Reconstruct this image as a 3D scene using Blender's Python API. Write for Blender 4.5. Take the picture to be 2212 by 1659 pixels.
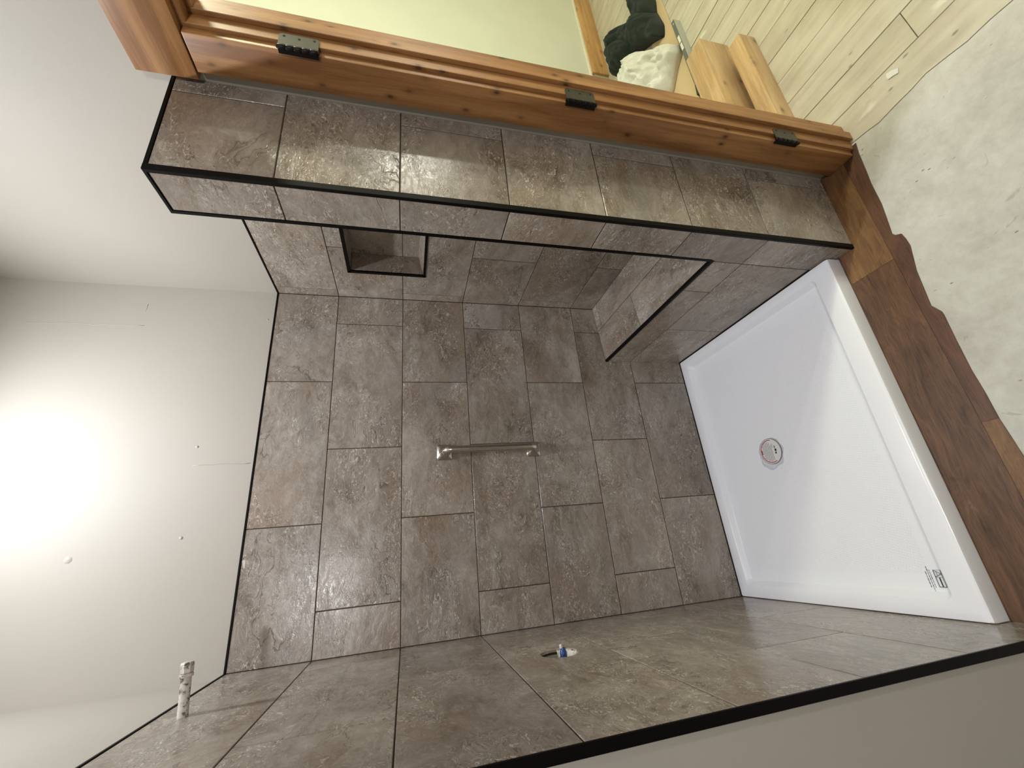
import bpy, bmesh, math, random
from mathutils import Vector, Matrix, noise

# ------------------------------------------------------------------ scene reset
for o in list(bpy.data.objects):
    bpy.data.objects.remove(o)
S = bpy.context.scene
COL = S.collection
random.seed(7)

# ------------------------------------------------------------------ camera (phone held sideways: world up is image left)
CAM_RIGHT = Vector((0.9246377614931456, -0.38083604425650575, 0.002986204279958751))
CAM_UP = Vector((0.09182251906059484, 0.23053325102354225, 0.9687223777563327))
CAM_FWD = Vector((0.3696128177083576, 0.8954430900775175, -0.24812907410885007))
CAM_POS = Vector((0.0, 0.0, 1.5753384950781446))
cam = bpy.data.cameras.new('camera')
cam.sensor_fit = 'HORIZONTAL'
cam.sensor_width = 36.0
cam.lens = 36.0 * 887.5693 / 2212.0
cam.clip_start = 0.02
cam_o = bpy.data.objects.new('camera', cam)
COL.objects.link(cam_o)
m = Matrix.Identity(4)
for i in range(3):
    m[i][0] = -CAM_UP[i]
    m[i][1] = CAM_RIGHT[i]
    m[i][2] = -CAM_FWD[i]
    m[i][3] = CAM_POS[i]
cam_o.matrix_world = m
S.camera = cam_o

# ------------------------------------------------------------------ world, lights, exposure
w = bpy.data.worlds.new('world')
S.world = w
w.use_nodes = True
w.node_tree.nodes['Background'].inputs[0].default_value = (0.9, 0.95, 1.0, 1)
w.node_tree.nodes['Background'].inputs[1].default_value = 0.0
S.view_settings.view_transform = 'Standard'
S.view_settings.look = 'None'
S.view_settings.gamma = 1.0
S.view_settings.use_curve_mapping = False
S.view_settings.exposure = 0.18


def area(name, loc, target, power, color, sx, sy=None, disk=True, spread=180):
    l = bpy.data.lights.new(name, 'AREA')
    l.energy = power
    l.color = color
    l.shape = ('DISK' if sy is None else ('ELLIPSE' if disk else 'RECTANGLE'))
    l.size = sx
    l.spread = math.radians(spread)
    if sy:
        l.size_y = sy
    o = bpy.data.objects.new(name, l)
    COL.objects.link(o)
    o.location = loc
    d = Vector(target) - Vector(loc)
    o.rotation_euler = d.to_track_quat('-Z', 'Y').to_euler()
    return o


# downlight above the shower, vanity light and an added fill lamp behind the camera, two lamps of the next room
area('shower_ceiling_light', (0.43, 1.29, 3.30), (0.43, 1.34, 0.0), 21.5, (0.90, 0.935, 1.0), 0.12, spread=170)
area('vanity_light', (-0.235, -1.20, 2.39), (0.35, 1.4, 1.1), 16, (0.98, 0.97, 1.0), 0.16)
area('added_fill_light', (0.10, -0.85, 3.36), (0.3, 0.6, 1.0), 5, (0.98, 0.97, 1.0), 0.25)  # overhead fill added behind the camera to brighten the shower, no known fixture
area('next_room_standing_light', (3.0, -0.79, 1.55), (1.1, 0.8, 1.55), 11, (1.0, 0.98, 0.86), 0.07, 0.40, False)
pl = bpy.data.lights.new('next_room_ceiling_light', 'POINT')
pl.energy = 126
pl.color = (0.95, 0.98, 0.74)
pl.shadow_soft_size = 0.14
plo = bpy.data.objects.new('next_room_ceiling_light', pl)
COL.objects.link(plo)
plo.location = (2.95, -0.36, 2.93)

# ------------------------------------------------------------------ measured layout (metres)
D = 1.8428      # back wall tile face (Y)
XL = -0.3059    # left wall tile face (X)
XW = 1.2252     # right wall tile face (X)
XP = 0.8944     # wing wall end / ledge front (X)
Y1 = 0.8619     # wing wall front (Y)
Y2 = 0.9974     # wing wall back (Y)
ZT = 2.1732     # tile top
ZP = 0.0616     # shower pan rim
PB = D + 0.0033         # painted back wall
PL = XL - 0.0151        # painted left wall
PR = XW + 0.0033        # painted right wall
OR = 1.345              # other face of the right wall
ZR = [ZT, 1.8999, 1.5949, 1.2899, 0.9849, 0.6799, 0.3749, 0.0699]   # horizontal joints from the top
CEIL = 3.42
YR = -2.2       # wall behind the camera
XF = -1.35      # far left wall of the bathroom
YJ = 0.7262     # hinge-side jamb face
YN = 0.10       # near side of the door opening
GAP = 0.0030

# ================================================================== materials
MATS = {}


class NT:
    def __init__(self, name):
        self.m = bpy.data.materials.new(name)
        self.m.use_nodes = True
        self.t = self.m.node_tree
        self.b = self.t.nodes['Principled BSDF']
        MATS[name] = self.m

    def n(self, typ, ins=None, **kw):
        nd = self.t.nodes.new(typ)
        for k, v in kw.items():
            setattr(nd, k, v)
        if ins:
            for k, v in ins.items():
                self.set(nd.inputs[k], v)
        return nd

    def set(self, sock, v):
        if isinstance(v, bpy.types.NodeSocket):
            self.t.links.new(v, sock)
        else:
            sock.default_value = v

    def p(self, **kw):
        for k, v in kw.items():
            self.set(self.b.inputs[k.replace('_', ' ')], v)

    def coord(self):
        return self.n('ShaderNodeTexCoord').outputs['Object']

    def rnd(self):
        return self.n('ShaderNodeObjectInfo').outputs['Random']

    def math(self, op, a, b=0.0, c=0.0, clamp=False):
        nd = self.n('ShaderNodeMath', operation=op, use_clamp=clamp)
        self.set(nd.inputs[0], a)
        self.set(nd.inputs[1], b)
        self.set(nd.inputs[2], c)
        return nd.outputs[0]

    def vec(self, op, a, b):
        nd = self.n('ShaderNodeVectorMath', operation=op)
        self.set(nd.inputs[0], a)
        self.set(nd.inputs[1], b)
        return nd.outputs[0]

    def noise(self, v, scale, detail=5, rough=0.55, dist=0.0):
        nd = self.n('ShaderNodeTexNoise', {'Vector': v, 'Scale': scale, 'Detail': detail, 'Roughness': rough, 'Distortion': dist})
        return nd.outputs['Fac']

    def voro(self, v, scale, feature='F1', out='Distance'):
        nd = self.n('ShaderNodeTexVoronoi', {'Vector': v, 'Scale': scale}, feature=feature)
        return nd.outputs[out]

    def ramp(self, f, stops, interp='LINEAR'):
        nd = self.n('ShaderNodeValToRGB', {'Fac': f})
        e = nd.color_ramp.elements
        nd.color_ramp.interpolation = interp
        while len(e) < len(stops):
            e.new(0.5)
        for el, (p, c) in zip(e, stops):
            el.position = p
            el.color = (c, c, c, 1) if isinstance(c, (int, float)) else (*c, 1)
        return nd.outputs[0]

    def mix(self, f, a, b, mode='MIX'):
        nd = self.n('ShaderNodeMix', data_type='RGBA', blend_type=mode)
        self.set(nd.inputs[0], f)
        for s, v in ((6, a), (7, b)):
            if isinstance(v, tuple) and len(v) == 3:
                v = (*v, 1)
            self.set(nd.inputs[s], v)
        return nd.outputs[2]

    def bump(self, h, strength=0.3, dist=0.002):
        nd = self.n('ShaderNodeBump', {'Height': h, 'Strength': strength, 'Distance': dist})
        self.set(self.b.inputs['Normal'], nd.outputs[0])

    def shifted(self, k=17.0):
        r = self.rnd()
        cb = self.n('ShaderNodeCombineXYZ', {0: self.math('MULTIPLY', r, k), 1: self.math('MULTIPLY', r, k * 1.7), 2: self.math('MULTIPLY', r, k * 0.6)})
        return self.vec('ADD', self.coord(), cb.outputs[0])


def srgb(r, g, b):
    f = lambda c: (c / 255 / 12.92) if c / 255 <= 0.04045 else (((c / 255) + 0.055) / 1.055) ** 2.4
    return (f(r), f(g), f(b))


def flat(name, col, rough=0.5, metal=0.0, **kw):
    t = NT(name)
    t.p(Base_Color=(*col, 1), Roughness=rough, Metallic=metal, **kw)
    return t.m


def mat_tile():
    t = NT('travertine_tile')
    v = t.shifted(23.0)
    vs = t.vec('MULTIPLY', v, (0.72, 1.2, 1.0))
    warp = t.n('ShaderNodeTexNoise', {'Vector': vs, 'Scale': 3.4, 'Detail': 4.0})
    wv = t.vec('ADD', vs, t.vec('MULTIPLY', t.vec('SUBTRACT', warp.outputs['Color'], (0.5, 0.5, 0.5)), (0.2, 0.2, 0.2)))
    warp2 = t.n('ShaderNodeTexNoise', {'Vector': vs, 'Scale': 26.0, 'Detail': 3.0})
    wv2 = t.vec('ADD', wv, t.vec('MULTIPLY', t.vec('SUBTRACT', warp2.outputs['Color'], (0.5, 0.5, 0.5)), (0.045, 0.045, 0.045)))
    big = t.noise(wv, 4.0, 6, 0.6, 0.5)
    mid = t.noise(wv2, 15, 6, 0.65, 0.6)
    fine = t.noise(wv2, 52, 6, 0.7, 0.4)
    f = t.math('ADD', t.math('MULTIPLY', big, 0.45), t.math('ADD', t.math('MULTIPLY', mid, 0.33), t.math('MULTIPLY', fine, 0.22)))
    base = t.ramp(f, [(0.37, srgb(106, 93, 79)), (0.46, srgb(136, 124, 110)), (0.53, srgb(152, 141, 128)), (0.63, srgb(174, 164, 152))])
    bc = t.noise(wv2, 3.0, 5, 0.6)
    base = t.mix(t.ramp(bc, [(0.48, 0.0), (0.66, 0.5)]), base, srgb(132, 109, 86))
    gc = t.noise(wv2, 2.3, 5, 0.6, 1.0)
    base = t.mix(t.ramp(gc, [(0.54, 0.0), (0.70, 0.45)]), base, srgb(142, 139, 136))
    # clusters of fossil flakes: light slivers beside dark pits
    cm = t.ramp(t.noise(wv, 5.5, 4, 0.6), [(0.46, 0.2), (0.60, 1.0)])
    fk = t.noise(wv2, 88, 3, 0.55, 1.6)
    lightf = t.math('MULTIPLY', t.ramp(fk, [(0.575, 0.0), (0.635, 1.0)]), cm)
    pit = t.math('MULTIPLY', t.ramp(fk, [(0.345, 1.0), (0.41, 0.0)]), cm)
    base = t.mix(t.math('MULTIPLY', lightf, 0.78), base, srgb(208, 198, 185))
    base = t.mix(t.math('MULTIPLY', pit, 0.72), base, srgb(78, 66, 56))
    # thin light veins and rare dark cracks
    vein = t.math('ABSOLUTE', t.math('SUBTRACT', t.noise(wv2, 7.0, 3, 0.5, 0.8), 0.5))
    vein = t.ramp(vein, [(0.0, 1.0), (0.010, 0.0)])
    vmask = t.ramp(t.noise(wv, 4.3, 3), [(0.50, 0.0), (0.62, 1.0)])
    base = t.mix(t.math('MULTIPLY', t.math('MULTIPLY', vein, vmask), 0.45), base, srgb(200, 188, 172))
    dk = t.math('ABSOLUTE', t.math('SUBTRACT', t.noise(wv2, 3.0, 4, 0.55, 0.6), 0.5))
    dk = t.ramp(dk, [(0.0, 1.0), (0.007, 0.0)])
    dmask = t.ramp(t.noise(wv, 2.7, 3), [(0.56, 0.0), (0.62, 1.0)])
    dkm = t.math('MULTIPLY', dk, dmask)
    base = t.mix(t.math('MULTIPLY', dkm, 0.6), base, srgb(74, 60, 50))
    r2 = t.math('FRACT', t.math('MULTIPLY', t.rnd(), 91.7))
    tone = t.math('ADD', 0.99, t.math('MULTIPLY', r2, 0.20))
    hsv = t.n('ShaderNodeHueSaturation', {'Color': base, 'Value': tone, 'Saturation': 0.92})
    t.p(Base_Color=hsv.outputs[0], Roughness=t.ramp(mid, [(0.35, 0.13), (0.65, 0.22)]), Specular_IOR_Level=0.5)
    h = t.math('ADD', t.math('MULTIPLY', lightf, 0.7), t.math('ADD', t.math('MULTIPLY', fine, 0.95), t.math('MULTIPLY', mid, 0.4)))
    h = t.math('SUBTRACT', t.math('SUBTRACT', h, dkm), t.math('MULTIPLY', pit, 0.6))
    t.bump(h, 0.33, 0.0022)
    return t.m


def mat_paint(name, col, bump=0.12, rough=0.62):
    t = NT(name)
    v = t.coord()
    n = t.noise(v, 2.2, 4, 0.5)
    c = t.mix(t.ramp(n, [(0.35, 0.0), (0.7, 1.0)]), col, tuple(x * 0.955 for x in col))
    t.p(Base_Color=c, Roughness=rough)
    t.bump(t.math('ADD', t.noise(v, 90, 3, 0.5), t.math('MULTIPLY', t.noise(v, 9, 3), 1.2)), bump, 0.002)
    return t.m


def mat_wood(name, axis, light, dark, knot, scale=1.0, rough=0.42, knots=True, contrast=1.0, kscale=13.0):
    t = NT(name)
    v = t.shifted(9.0)
    st = [1.0, 1.0, 1.0]
    st[axis] = 0.055
    sv = t.vec('MULTIPLY', v, tuple(x * scale for x in st))
    wob = t.n('ShaderNodeTexNoise', {'Vector': t.vec('MULTIPLY', v, (3, 3, 3)), 'Scale': 1.0, 'Detail': 2.0})
    sv = t.vec('ADD', sv, t.vec('MULTIPLY', t.vec('SUBTRACT', wob.outputs['Color'], (0.5, 0.5, 0.5)), (0.016, 0.016, 0.016)))
    rings = t.noise(sv, 34, 3, 0.5, 0.3)
    fib = t.noise(t.vec('MULTIPLY', sv, (1, 1, 1)), 260, 3, 0.6)
    f = t.math('ADD', t.math('MULTIPLY', rings, 0.72), t.math('MULTIPLY', fib, 0.28))
    lo, hi = 0.5 - 0.13 / contrast, 0.5 + 0.13 / contrast
    c = t.ramp(f, [(lo, dark), (hi, light)])
    big = t.noise(v, 3.0, 3)
    c = t.mix(t.ramp(big, [(0.4, 0.0), (0.7, 0.35)]), c, dark)
    if knots:
        sep = t.n('ShaderNodeSeparateXYZ', {0: v})
        o1, o2 = [i for i in range(3) if i != axis]
        kc = t.n('ShaderNodeCombineXYZ', {0: t.math('ADD', sep.outputs[o1], sep.outputs[o2]), 1: t.math('MULTIPLY', sep.outputs[axis], 0.55)})
        kn_ = t.n('ShaderNodeTexVoronoi', {'Vector': kc.outputs[0], 'Scale': kscale}, voronoi_dimensions='2D')
        k = t.ramp(kn_.outputs['Distance'], [(0.035, 1.0), (0.075, 0.4), (0.17, 0.0)])
        k = t.math('MULTIPLY', k, t.ramp(t.noise(v, 5.0, 2), [(0.42, 0.0), (0.56, 1.0)]))
        c = t.mix(t.math('MULTIPLY', k, 0.85), c, knot)
    t.p(Base_Color=c, Roughness=rough)
    t.bump(f, 0.12, 0.001)
    return t.m


def mat_vinyl(name, light, dark):
    t = NT(name)
    v = t.shifted(5.0)
    wob = t.n('ShaderNodeTexNoise', {'Vector': t.vec('MULTIPLY', v, (2.6, 10.0, 1)), 'Scale': 1.0, 'Detail': 3.0})
    sv = t.vec('ADD', t.vec('MULTIPLY', v, (0.16, 1.0, 1.0)), t.vec('MULTIPLY', t.vec('SUBTRACT', wob.outputs['Color'], (0.5, 0.5, 0.5)), (0.16, 0.16, 0.0)))
    grain = t.noise(sv, 62, 3, 0.6, 0.6)
    fib = t.noise(t.vec('MULTIPLY', v, (0.06, 1, 1)), 260, 4, 0.65)
    big = t.noise(t.vec('MULTIPLY', v, (1, 2.5, 1)), 6, 4)
    f = t.math('ADD', t.math('MULTIPLY', grain, 0.36), t.math('ADD', t.math('MULTIPLY', fib, 0.34), t.math('MULTIPLY', big, 0.30)))
    c = t.ramp(f, [(0.37, dark), (0.62, light)])
    dust = t.ramp(t.noise(v, 26, 4, 0.7), [(0.64, 0.0), (0.8, 0.3)])
    c = t.mix(dust, c, srgb(150, 135, 118))
    t.p(Base_Color=c, Roughness=0.45)
    t.bump(f, 0.3, 0.0012)
    return t.m


def mat_concrete():
    t = NT('skim_coat')
    v = t.coord()
    a = t.noise(v, 3.2, 6, 0.6, 0.4)
    b = t.noise(v, 34, 4, 0.6)
    c = t.ramp(t.math('ADD', t.math('MULTIPLY', a, 0.7), t.math('MULTIPLY', b, 0.3)),
               [(0.36, srgb(180, 176, 166)), (0.5, srgb(198, 195, 186)), (0.66, srgb(214, 212, 205))])
    sp = t.voro(t.vec('MULTIPLY', v, (1, 0.55, 1)), 46)
    spm = t.ramp(t.noise(v, 9, 3), [(0.54, 0.0), (0.60, 1.0)])
    sp = t.math('MULTIPLY', t.ramp(sp, [(0.07, 1.0), (0.13, 0.0)]), spm)
    c = t.mix(t.math('MULTIPLY', sp, 0.75), c, srgb(110, 100, 88))
    st = t.ramp(t.noise(v, 14, 3, 0.7, 1.0), [(0.66, 0.0), (0.70, 1.0)])
    c = t.mix(t.math('MULTIPLY', st, 0.35), c, srgb(140, 132, 120))
    t.p(Base_Color=c, Roughness=0.75)
    t.bump(t.math('SUBTRACT', t.math('ADD', b, a), sp), 0.35, 0.003)
    return t.m


def mat_board():
    t = NT('painted_floorboard')
    v = t.shifted(7.0)
    sv = t.vec('MULTIPLY', v, (1.0, 0.12, 1.0))
    a = t.noise(sv, 22, 5, 0.6)
    b = t.noise(v, 5, 4, 0.6)
    c = t.ramp(t.math('ADD', t.math('MULTIPLY', a, 0.5), t.math('MULTIPLY', b, 0.5)),
               [(0.34, srgb(176, 167, 148)), (0.5, srgb(196, 188, 170)), (0.66, srgb(210, 203, 187))])
    sp = t.voro(t.vec('MULTIPLY', v, (1, 0.5, 1)), 24)
    spm = t.ramp(t.noise(v, 7, 3), [(0.52, 0.0), (0.6, 1.0)])
    sp = t.math('MULTIPLY', t.ramp(sp, [(0.06, 1.0), (0.14, 0.0)]), spm)
    c = t.mix(t.math('MULTIPLY', sp, 0.7), c, srgb(110, 96, 76))
    lt = t.ramp(t.noise(t.vec('MULTIPLY', v, (1, 0.5, 1)), 11, 3), [(0.66, 0.0), (0.72, 0.8)])
    c = t.mix(lt, c, srgb(224, 219, 204))
    t.p(Base_Color=c, Roughness=0.6)
    t.bump(t.math('ADD', a, t.math('MULTIPLY', b, 0.5)), 0.3, 0.002)
    return t.m


def mat_pan():
    t = NT('acrylic_white')
    v = t.coord()
    # raised non-slip dots over the middle of the basin, in the object's own metres
    sep = t.n('ShaderNodeSeparateXYZ', {0: v})
    x, y = sep.outputs[0], sep.outputs[1]
    k = 2 * math.pi / 0.013
    a = t.math('SINE', t.math('MULTIPLY', t.math('ADD', x, t.math('MULTIPLY', y, 0.55)), k))
    b = t.math('SINE', t.math('MULTIPLY', t.math('SUBTRACT', y, t.math('MULTIPLY', x, 0.55)), k))
    dots = t.math('MULTIPLY', t.ramp(t.math('MULTIPLY', a, b), [(0.45, 0.0), (0.85, 1.0)]), 1.0)
    inx = t.math('MULTIPLY', t.math('LESS_THAN', t.math('ABSOLUTE', x), 0.48), t.math('LESS_THAN', t.math('ABSOLUTE', y), 0.34))
    up = t.math('LESS_THAN', sep.outputs[2], 0.0372)
    h = t.math('MULTIPLY', t.math('MULTIPLY', dots, inx), up)
    t.p(Base_Color=(*srgb(246, 247, 251), 1), Roughness=0.16, Specular_IOR_Level=0.5)
    t.bump(h, 0.45, 0.0016)
    return t.m


def mat_brushed():
    t = NT('brushed_nickel')
    v = t.coord()
    n = t.noise(t.vec('MULTIPLY', v, (60, 60, 2)), 12, 3)
    t.p(Base_Color=(*srgb(200, 192, 182), 1), Metallic=1.0, Roughness=t.ramp(n, [(0.3, 0.2), (0.7, 0.32)]))
    return t.m


def mat_cloth(name, col, col2, scale=420, rough=0.95):
    t = NT(name)
    v = t.coord()
    n = t.noise(v, 24, 4, 0.6)
    p = t.noise(v, scale, 2, 0.6)
    c = t.mix(t.ramp(n, [(0.35, 0.0), (0.7, 1.0)]), col, col2)
    t.p(Base_Color=c, Roughness=rough)
    try:
        t.p(Sheen_Weight=0.08, Sheen_Roughness=0.5)
    except Exception:
        pass
    t.bump(t.math('ADD', p, n), 0.5, 0.004)
    return t.m


def mat_pipe():
    t = NT('galvanized_pipe')
    v = t.coord()
    n = t.noise(v, 70, 4, 0.6)
    c = t.ramp(n, [(0.40, srgb(96, 92, 84)), (0.47, srgb(196, 190, 178)), (0.64, srgb(214, 208, 196))], 'LINEAR')
    t.p(Base_Color=c, Roughness=0.5, Metallic=0.15)
    t.bump(t.noise(v, 160, 3), 0.5, 0.001)
    return t.m


def mat_tape():
    t = NT('clear_tape')
    v = t.coord()
    t.p(Base_Color=(0.93, 0.94, 0.96, 1), Roughness=0.12, Alpha=0.32)
    t.bump(t.noise(v, 60, 3), 0.8, 0.004)
    return t.m


def mat_plaster():
    t = NT('crumbled_plaster')
    v = t.coord()
    n = t.noise(v, 60, 5, 0.7)
    t.p(Base_Color=t.ramp(n, [(0.35, srgb(150, 140, 126)), (0.55, srgb(226, 222, 214))]), Roughness=0.9)
    t.bump(n, 0.9, 0.006)
    return t.m


mat_tile()
mat_concrete()
mat_board()
mat_pan()
mat_brushed()
mat_pipe()
mat_tape()
mat_plaster()
mat_paint('cream_paint', srgb(180, 174, 162))
mat_paint('pale_yellow_paint', srgb(230, 231, 216))
mat_paint('white_ceiling', srgb(228, 224, 216))
mat_paint('grey_base', srgb(176, 168, 150))
for ax, nm in ((1, 'y'), (2, 'z')):
    mat_wood('stained_pine_' + nm, ax, srgb(182, 134, 84), srgb(134, 89, 48), srgb(66, 38, 18), knots=(ax == 2))
mat_wood('baseboard_pine', 0, srgb(212, 168, 112), srgb(180, 134, 80), srgb(120, 74, 36), kscale=8.0)
mat_wood('raw_timber', 0, srgb(214, 184, 140), srgb(176, 142, 98), srgb(92, 66, 42), knots=True, kscale=8.0)
mat_vinyl('vinyl_brown', srgb(112, 80, 54), srgb(62, 41, 27))
mat_vinyl('vinyl_light', srgb(134, 98, 62), srgb(86, 59, 36))
mat_vinyl('vinyl_red', srgb(106, 72, 50), srgb(58, 37, 26))
mat_cloth('green_terry', srgb(27, 40, 33), srgb(18, 27, 23))
mat_cloth('white_plastic', srgb(226, 225, 216), srgb(210, 209, 200), 60, 0.4)
mat_paint('cardboard', srgb(204, 180, 142), 0.08, 0.8)
flat('grout', srgb(58, 49, 42), 0.95)
flat('black_trim', srgb(11, 9, 8), 0.45, 0.0, Specular_IOR_Level=0.12)
flat('hinge_bronze', srgb(82, 80, 72), 0.42, 0.75)
flat('hinge_dark', srgb(26, 23, 21), 0.4, 0.6)
flat('hole_black', srgb(16, 13, 11), 0.9)
flat('grey_ink', srgb(98, 98, 102), 0.6)
flat('light_ink', srgb(150, 150, 152), 0.6)
flat('black_ink', srgb(20, 20, 22), 0.6)
flat('red_ink', srgb(168, 62, 62), 0.6)
flat('sticker_white', srgb(230, 228, 226), 0.35)
flat('valve_blue', srgb(30, 66, 122), 0.35)
flat('valve_white', srgb(214, 208, 200), 0.4)
flat('brass', srgb(196, 176, 130), 0.35, 0.8)
flat('level_dark', srgb(104, 108, 106), 0.4, 0.3)
flat('level_light', srgb(186, 188, 182), 0.4, 0.3)
flat('vial_white', srgb(226, 228, 216), 0.25)
flat('shower_dark', srgb(60, 56, 52), 0.8)
flat('caulk', srgb(236, 232, 214), 0.6)

# ================================================================== builders


def link(name, me, mat=None, parent=None, loc=None, kind=None, label=None, cat=None, group=None):
    o = bpy.data.objects.new(name, me)
    COL.objects.link(o)
    if me is not None and mat:
        me.materials.append(MATS[mat])
    if parent:
        o.parent = parent
    if loc is not None:
        wl = Vector(loc)
        p = parent
        while p:
            wl = wl - p.location
            p = p.parent
        o.location = wl
    tag(o, kind, label, cat, group)
    return o


def tag(o, kind=None, label=None, cat=None, group=None):
    for k, v in (('kind', kind), ('label', label), ('category', cat), ('group', group)):
        if v:
            o[k] = v
    return o


def empty(name, loc, **kw):
    o = bpy.data.objects.new(name, None)
    COL.objects.link(o)
    o.location = loc
    o.empty_display_size = 0.05
    return tag(o, **kw)


def mesh_from(bm, name, smooth=False, angle=None):
    bmesh.ops.recalc_face_normals(bm, faces=bm.faces)
    me = bpy.data.meshes.new(name)
    bm.to_mesh(me)
    bm.free()
    if smooth:
        for p in me.polygons:
            p.use_smooth = True
        if angle:
            me.set_sharp_from_angle(angle=math.radians(angle))
    return me


def bm_box(bm, x0, x1, y0, y1, z0, z1):
    vs = [bm.verts.new((x, y, z)) for x in (x0, x1) for y in (y0, y1) for z in (z0, z1)]
    for f in ((0, 1, 3, 2), (4, 6, 7, 5), (0, 4, 5, 1), (2, 3, 7, 6), (0, 2, 6, 4), (1, 5, 7, 3)):
        bm.faces.new([vs[i] for i in f])
    return vs


def box(name, x0, x1, y0, y1, z0, z1, mat, parent=None, bev=0.0, seg=2, **kw):
    c = Vector(((x0 + x1) / 2, (y0 + y1) / 2, (z0 + z1) / 2))
    bm = bmesh.new()
    bm_box(bm, x0 - c.x, x1 - c.x, y0 - c.y, y1 - c.y, z0 - c.z, z1 - c.z)
    if bev:
        bmesh.ops.bevel(bm, geom=list(bm.edges), offset=bev, segments=seg, affect='EDGES', profile=0.5)
    me = mesh_from(bm, name, bool(bev), 35 if bev else None)
    return link(name, me, mat, parent, c, **kw)


def boolcut(o, cutters):
    for cbm in cutters:
        me = mesh_from(cbm, 'cut')
        c = bpy.data.objects.new('cut', me)
        COL.objects.link(c)
        md = o.modifiers.new('b', 'BOOLEAN')
        md.operation = 'DIFFERENCE'
        md.solver = 'EXACT'
        md.object = c
        bpy.context.view_layer.update()
        dg = bpy.context.evaluated_depsgraph_get()
        nm = bpy.data.meshes.new_from_object(o.evaluated_get(dg))
        o.modifiers.clear()
        o.data = nm
        bpy.data.objects.remove(c)


def cyl_bm(c, axis, r, h0, h1, n=40):
    bm = bmesh.new()
    ring = []
    for h in (h0, h1):
        ring.append([bm.verts.new(pt(axis, c, h, r * math.cos(2 * math.pi * i / n), r * math.sin(2 * math.pi * i / n))) for i in range(n)])
    for i in range(n):
        bm.faces.new((ring[0][i], ring[0][(i + 1) % n], ring[1][(i + 1) % n], ring[1][i]))
    bm.faces.new(ring[0])
    bm.faces.new(ring[1])
    return bm


def pt(axis, c, h, a, b):
    if axis == 0:
        return (h, c[0] + a, c[1] + b)
    if axis == 1:
        return (c[0] + a, h, c[1] + b)
    return (c[0] + a, c[1] + b, h)


def box_bm(*a):
    bm = bmesh.new()
    bm_box(bm, *a)
    return bm


def lathe(name, prof, axis_dir, loc, mat, parent, n=24, **kw):
    """profile [(radius, height)] revolved about axis_dir"""
    bm = bmesh.new()
    q = Vector((0, 0, 1)).rotation_difference(Vector(axis_dir))
    rings = []
    for r, h in prof:
        rings.append([bm.verts.new(q @ Vector((r * math.cos(2 * math.pi * i / n), r * math.sin(2 * math.pi * i / n), h))) for i in range(n)])
    for a, b in zip(rings, rings[1:]):
        for i in range(n):
            bm.faces.new((a[i], a[(i + 1) % n], b[(i + 1) % n], b[i]))
    bm.faces.new(rings[0])
    bm.faces.new(rings[-1])
    return link(name, mesh_from(bm, name, True, 40), mat, parent, loc, **kw)


def prism(name, pts, z0, z1, mat, parent, bev=0.0, **kw):
    c = Vector((sum(p[0] for p in pts) / len(pts), sum(p[1] for p in pts) / len(pts), (z0 + z1) / 2))
    bm = bmesh.new()
    vs = [bm.verts.new((p[0] - c.x, p[1] - c.y, z0 - c.z)) for p in pts]
    f = bm.faces.new(vs)
    ex = bmesh.ops.extrude_face_region(bm, geom=[f])
    bmesh.ops.translate(bm, verts=[g for g in ex['geom'] if isinstance(g, bmesh.types.BMVert)], vec=(0, 0, z1 - z0))
    return link(name, mesh_from(bm, name), mat, parent, c, **kw)


def tube(bm, pts, r, n=14, cap=True):
    pts = [Vector(p) for p in pts]
    rings = []
    up = None
    for i, p in enumerate(pts):
        d = (pts[min(i + 1, len(pts) - 1)] - pts[max(i - 1, 0)]).normalized()
        if up is None:
            up = d.orthogonal().normalized()
        up = (up - d * up.dot(d)).normalized()
        s = d.cross(up)
        rr = r[i] if isinstance(r, (list, tuple)) else r
        rings.append([bm.verts.new(p + (up * math.cos(2 * math.pi * k / n) + s * math.sin(2 * math.pi * k / n)) * rr) for k in range(n)])
    for a, b in zip(rings, rings[1:]):
        for k in range(n):
            bm.faces.new((a[k], a[(k + 1) % n], b[(k + 1) % n], b[k]))
    if cap:
        bm.faces.new(rings[0])
        bm.faces.new(rings[-1])


# ---- tiles: each one an object, local x along the tile, y up the tile, z out of the wall
TILE_T = 0.009


class Face:
    def __init__(self, origin, U, V):
        self.o = Vector(origin)
        self.U = Vector(U).normalized()
        self.V = Vector(V).normalized()
        self.N = self.U.cross(self.V)

    def mat(self, u, v):
        mm = Matrix.Identity(4)
        p = self.o + self.U * u + self.V * v
        for i in range(3):
            mm[i][0], mm[i][1], mm[i][2], mm[i][3] = self.U[i], self.V[i], self.N[i], p[i]
        return mm


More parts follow.
